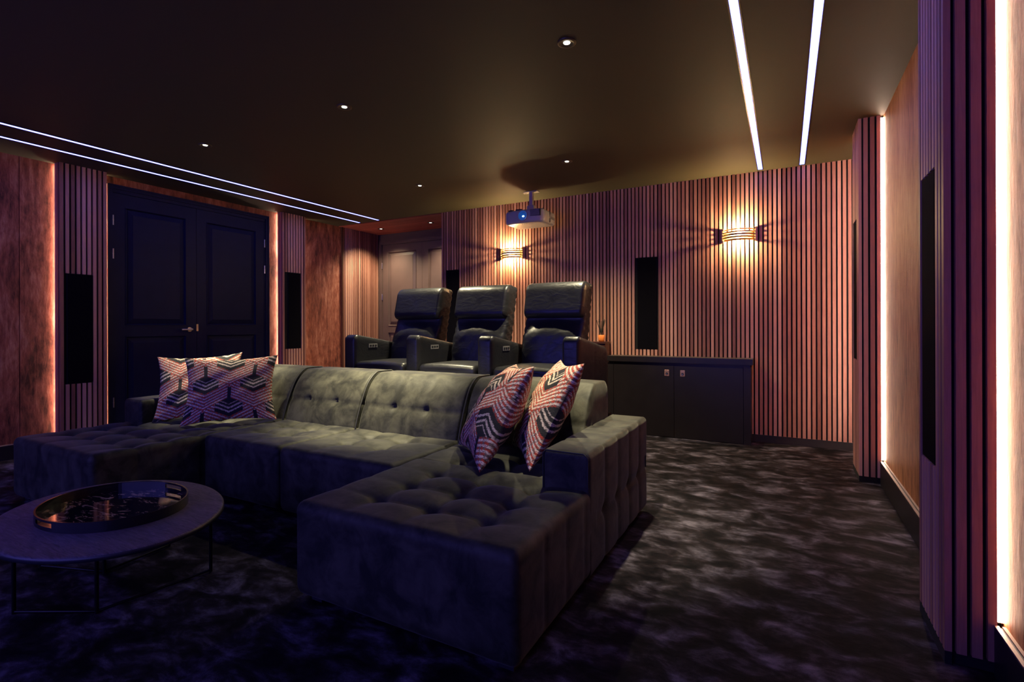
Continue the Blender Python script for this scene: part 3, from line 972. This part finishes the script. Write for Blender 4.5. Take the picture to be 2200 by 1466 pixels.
# backrests
def back_warp(P):
    Q = P.copy()
    y0, y1 = 2.735, 3.22
    t = np.clip((y1 - Q[:, 1]) / (y1 - y0), 0, 1)
    z = np.clip(Q[:, 2] - 0.42, 0, 1)
    Q[:, 1] += t * (0.24 * z + 0.9 * z ** 2 * 0.55)
    return Q
def back(x0, x1, xl, zb=0.590):
    xl = np.array(xl)
    def f(P, N):
        fr = np.clip(-N[:, 1] + 0.3 * np.clip(N[:, 2], 0, 1), 0, 1)
        dz = np.abs(P[:, 2] - zb); dx = np.min(np.abs(P[:, 0][:, None] - xl), axis=1)
        o = -0.012 * np.exp(-dz / 0.022) * (N[:, 1] < -0.3)
        o -= 0.007 * np.exp(-dx / 0.020) * fr
        o -= 0.022 * np.exp(-(dx ** 2 + dz ** 2) / 0.028 ** 2) * fr
        s = np.clip((P[:, 0] - x0) / (x1 - x0), 0, 1)
        o += fr * 0.016 * (np.sin(PI * s) ** 0.5) * np.exp(-((P[:, 2] - 0.62) / 0.3) ** 2)
        return o
    o = rbox('backrest', M_VELVET, r, x0, x1, 2.735, 3.22, 0.05, 0.815, (0.020, 0.11, 0.11), 0.016, f, back_warp)
    return o
def seam(bk, x):
    pts = []
    for z in np.linspace(0.40, 0.705, 14):
        y = 2.735; zz = z - 0.42 if z > 0.42 else 0
        pts.append([x, y + 0.24 * zz + 0.495 * zz ** 2 - 0.006, z])
    for a in np.linspace(0, PI / 2, 10)[1:]:
        y = 2.845 - 0.11 * math.cos(a); z = 0.705 + 0.11 * math.sin(a)
        zz = z - 0.42; t = (3.22 - y) / 0.485
        pts.append([x, y + t * (0.24 * zz + 0.495 * zz ** 2) - 0.004, z + 0.004])
    pts += [[x, 3.08, 0.819], [x, 3.12, 0.817]]
    b = MB(); b.tube(pts, 0.0065, 8); b.build('piping', M_PIPE, bk)
B1 = back(-4.375, -3.550, (-4.1, -3.82)); B2 = back(-3.532, -2.765, (-3.315, -3.02)); B3 = back(-2.745, -1.865, (-2.44, -2.155)); B4 = back(-1.845, -1.005, (-1.56, -1.28))
for bk, x in ((B2, -3.541), (B2, -2.755), (B3, -1.855)): seam(bk, x)
# arms
def armd(P, N):
    yl = np.array([2.41, 2.625, 2.84, 3.055])
    dy = np.min(np.abs(P[:, 1][:, None] - yl), axis=1)
    side = np.abs(N[:, 0]); topn = np.clip(N[:, 2], 0, 1)
    o = -0.010 * np.exp(-dy / 0.022) * np.maximum(side, topn * 0.6)
    dz = np.abs(P[:, 2] - 0.275)
    o -= 0.011 * np.exp(-dz / 0.025) * side
    o -= 0.014 * np.exp(-(dy ** 2 + dz ** 2) / 0.03 ** 2) * side
    return o + 0.006 * side
aR = rbox('armrest', M_VELVET, r, -1.000, -0.776, 2.17, 3.235, 0.03, 0.592, (0.022, 0.016, 0.030), 0.016, armd)
b = MB(); zt = 0.590
b.tube([(-0.998, 2.170, 0.30), (-0.998, 2.170, 0.575), (-0.985, 2.170, zt), (-0.80, 2.170, zt), (-0.780, 2.170, 0.572), (-0.780, 2.170, 0.44)], 0.0045, 8)
b.build('piping', M_PIPE, aR)
rbox('armrest', M_VELVET, r, -4.615, -4.380, 2.11, 3.235, 0.03, 0.600, (0.03, 0.02, 0.04), 0.02, armd)
for (x, y) in ((-0.84, 1.55), (-1.76, 1.55), (-4.52, 1.52), (-3.62, 1.52), (-0.84, 3.16), (-4.52, 3.16), (-2.75, 2.2)):
    b = MB(); b.box(x - 0.03, x + 0.03, y - 0.03, y + 0.03, 0, 0.045); b.build('foot', M_DARKPL, r)
b = MB(); b.box(-0.7695, -0.764, 3.18, 3.19, 0.29, 0.36); b.build('care_tag', M_DARKPL, r)

# ------------------------------------------------------------------ throw pillows
def weave(u, v, ph=(0, 0)):
    """u, v in 0..1 over the pillow face (v up); returns rgb"""
    x = (u - 0.5) * 1.16 + ph[0]; y = (1 - v) + ph[1]      # y down, in pillow heights
    W, h, k = 0.65, 0.37, 0.52
    n = u.size
    col = np.zeros((n, 3))
    # background row selection
    fam = np.full(n, 0); sbest = np.zeros(n); done = np.zeros(n, bool); dxc = np.zeros(n)
    for rI in range(-4, 9):
        c = 0.0 if rI % 2 == 0 else W / 2
        dx = np.abs((x - c + W / 2) % W - W / 2)
        T = -0.26 + rI * h          # tip of the V, y down
        q = y + k * dx              # constant along V rows
        m = (~done) & (q <= T)
        fam[m] = rI; sbest[m] = (T - q)[m]; dxc[m] = dx[m]; done |= m
    rows = sbest / 0.045
    fr = rows % 1.0
    dash = ((dxc / 0.052 + 0.5 * (np.floor(rows) % 2)) % 1.0)
    rnd = RNG.rand(n)
    red = np.array([0.52, 0.055, 0.025]); dk = np.array([0.10, 0.035, 0.03]); cream = np.array([0.80, 0.66, 0.52]); grey = np.array([0.20, 0.16, 0.14]); blk = np.array([0.010, 0.010, 0.013])
    isred = (fr < 0.52) & (dash < 0.66)
    col[:] = cream
    col[(fr < 0.52)] = dk * 0.8 + cream * 0.12
    col[isred] = red
    col[isred & (rnd < 0.22)] = dk
    col[(fr >= 0.52) & (rnd < 0.24)] = grey
    col[(fr >= 0.52) & (rnd > 0.92)] = red * 0.9
    col[(fr < 0.06)] = dk * 0.9
    # motifs
    for rI in range(-4, 9):
        c = 0.0 if rI % 2 == 0 else W / 2
        dx = np.abs((x - c + W / 2) % W - W / 2)
        top = -0.23 + rI * h
        p = y - top
        stem = (dx < 0.022) & (p > 0) & (p < 0.20)
        q = p + k * dx
        body = (p > 0.165 + 0.50 * dx) & (q < 0.462) & (dx < 0.175)
        col[stem] = blk
        bc = np.tile(blk, (n, 1))
        jit = (rnd - 0.5) * 0.008
        qq = q + jit
        for (a0, a1) in ((0.272, 0.284), (0.318, 0.345), (0.378, 0.402)):
            mm = (qq > a0) & (qq < a1)
            bc[mm] = np.where((rnd[mm] < 0.7)[:, None], cream * 0.85, grey)
        col[body] = bc[body]
    return col

def pillow(lab, bn, bf, tf, tn, T=0.16, ph=(0, 0), rot=False, n=190, pinch=0.12):
    """four corners: base left, base right, top right, top left as seen from the printed side"""
    bn, bf, tf, tn = (np.array(p, float) for p in (bn, bf, tf, tn))
    g = np.linspace(-1, 1, n)
    U, V = np.meshgrid(g, g, indexing='ij')
    # edges bow inwards between the ears
    Ue = U * (1 - pinch * (1 - V ** 2)); Ve = V * (1 - pinch * (1 - U ** 2))
    a = (Ue + 1) / 2; c = (Ve + 1) / 2
    P = (bn[None, None] * ((1 - a) * (1 - c))[..., None] + bf * (a * (1 - c))[..., None] + tf * (a * c)[..., None] + tn * ((1 - a) * c)[..., None])
    nrm = np.cross(bf - bn, tn - bn); nrm /= np.linalg.norm(nrm)
    th = ((1 - U ** 2) * (1 - V ** 2))
    prof = np.clip(th, 0, 1) ** 0.48
    wr = 0.006 * np.sin(5 * U + 3 * V + ph[0] * 9) * prof + 0.004 * np.sin(11 * V - 7 * U) * prof
    knit = 0.0012 * np.sin(U * 160) * np.sin(V * 160)
    front = P + nrm * ((T / 2) * prof + wr + knit)[..., None]
    backp = P - nrm * ((T / 2) * prof - wr)[..., None]
    b = MB()
    idx = np.arange(n * n).reshape(n, n)
    q = np.stack([idx[:-1, :-1], idx[1:, :-1], idx[1:, 1:], idx[:-1, 1:]], -1).reshape(-1, 4)
    F = [tuple(t) for t in q]
    b.add(front.reshape(-1, 3), F, 0, smooth=True)
    b.add(backp.reshape(-1, 3), [t[::-1] for t in F], 0, smooth=True)
    o = b.build('throw_pillow', M_PILLOW, label=lab, cat='pillow', group='patterned woven pillows on the sofa')
    uu, vv = ((U + 1) / 2).ravel(), ((V + 1) / 2).ravel()
    col = weave(1 - uu, 1 - vv, ph) if rot else weave(uu, vv, ph)
    col = np.vstack([col, col])
    at = o.data.color_attributes.new('weave', 'FLOAT_COLOR', 'POINT')
    at.data.foreach_set('color', np.c_[col, np.ones(len(col))].astype(np.float32).ravel())
    return o
pillow('woven pillow in front at left, whole lantern pattern facing the camera', (-3.955, 2.165, 0.425), (-3.525, 2.66, 0.435), (-3.665, 2.78, 0.935), (-4.10, 2.285, 0.925), T=0.17)
pillow('woven pillow at far left, half hidden behind another pillow', (-4.300, 2.150, 0.425), (-3.93, 2.64, 0.435), (-4.075, 2.745, 0.948), (-4.435, 2.26, 0.925), T=0.15, ph=(-0.055, -0.25))
pillow('woven pillow at right resting on the chaise, farther from the armrest', (-1.78, 2.62, 0.435), (-1.345, 2.165, 0.435), (-1.155, 2.40, 0.955), (-1.50, 2.86, 0.925), T=0.235, ph=(0.10, 0.10), rot=True)
pillow('woven pillow at right leaning against the armrest of the sofa', (-1.46, 2.72, 0.440), (-1.125, 2.28, 0.440), (-0.915, 2.50, 0.972), (-1.235, 2.95, 0.955), T=0.205, ph=(0.05, 0.25))

# ------------------------------------------------------------------ coffee table and tray
TZ, TCX, TCY, TA, TB, TR = 0.330, -2.700, 1.190, 0.556, 0.419, math.radians(-10.8)
r = empty('coffee_table', (TCX, TCY, 0), 'low oval black wood coffee table with thin metal legs', 'table')
b = MB(); b.lathe([(0.0005, TZ), (0.97, TZ), (0.990, TZ - 0.002), (0.994, TZ - 0.004)], (TCX, TCY, 0), 96, sx=TA, sy=TB, rot=TR)
b.lathe([(0.994, TZ - 0.004), (1.0, TZ - 0.008), (1.0, TZ - 0.022), (0.97, TZ - 0.026), (0.0005, TZ - 0.026)], (TCX, TCY, 0), 96, 1, sx=TA, sy=TB, rot=TR)
b.build('tabletop', [M_OAK, M_DARKPL], r)
for pts in (((-2.765, 0.870), (-2.470, 1.030), (-2.411, 1.461)), ((-3.181, 1.100), (-2.840, 1.215), (-2.883, 1.525))):
    b = MB(); b.tube([(x, y, 0.012) for x, y in (pts[0], ((pts[0][0] + pts[1][0]) / 2, (pts[0][1] + pts[1][1]) / 2), pts[1], ((pts[2][0] + pts[1][0]) / 2, (pts[2][1] + pts[1][1]) / 2), pts[2])], 0.006, 8)
    b.build('base_rail', M_BLACKMETAL, r)
    for x, y in pts:
        b = MB(); b.cyl((x, y, 0.004), (x, y, TZ - 0.025), 0.0075, n=12)
        b.build('leg', M_BLACKMETAL, r)
QX, QY, QA, QB, QR, QH = -2.715, 1.205, 0.322, 0.268, math.radians(2), 0.045
r = empty('serving_tray', (QX, QY, TZ), 'oval black tray with gilded glass base on the coffee table', 'tray')
def traypt(a, s, z):
    x = (QA + s) * math.cos(a); y = (QB + s) * math.sin(a)
    return (QX + x * math.cos(QR) - y * math.sin(QR), QY + x * math.sin(QR) + y * math.cos(QR), TZ + z)
b = MB(); n = 120; zl = [0.001, 0.018, 0.036, QH]
V = []; 
for i in range(n):
    a = 2 * PI * i / n
    for z in zl:
        V.append(traypt(a, 0.0, z)); V.append(traypt(a, -0.007, z))
F = []
def hole(i):
    a = (2 * PI * (i + 0.5) / n + PI) % (2 * PI) - PI
    return abs(abs(a) - PI / 2) < 0.19
for i in range(n):
    j = (i + 1) % n; A = i * 8; B = j * 8
    for l in range(3):
        if l == 1 and hole(i): continue
        F.append((A + 2 * l, B + 2 * l, B + 2 * l + 2, A + 2 * l + 2)); F.append((A + 2 * l + 1, A + 2 * l + 3, B + 2 * l + 3, B + 2 * l + 1))
    F.append((A + 6, B + 6, B + 7, A + 7)); F.append((A, A + 1, B + 1, B))
    if hole(i):
        F.append((A + 2, B + 2, B + 3, A + 3)); F.append((A + 4, A + 5, B + 5, B + 4))
        if not hole(i - 1): F.append((A + 2, A + 3, A + 5, A + 4))
        if not hole(j): F.append((B + 2, B + 4, B + 5, B + 3))
b.add(V, F)
b.build('rim', M_TRAY, r)
b = MB(); b.add([traypt(2 * PI * i / n, -0.006, 0.005) for i in range(n)], [tuple(range(n))])
b.build('glass_base', M_GILT, r, label='dark glass with gold marbling')

# ------------------------------------------------------------------ projection screen on the front wall (behind the camera)
r = empty('projection_screen', (-3.0, YF + 0.02, 0.55), 'wide lit projection screen on the front wall facing the sofa', 'screen')
b = MB(); b.box(-5.67, -0.43, YF + 0.001, YF + 0.03, 0.55, 2.50); b.build('frame', M_SCREENFR, r)
b = MB(); b.box(-5.60, -0.50, YF + 0.030, YF + 0.032, 0.62, 2.43); b.build('screen_surface', M_SCREEN, r, label='glowing blue picture area')
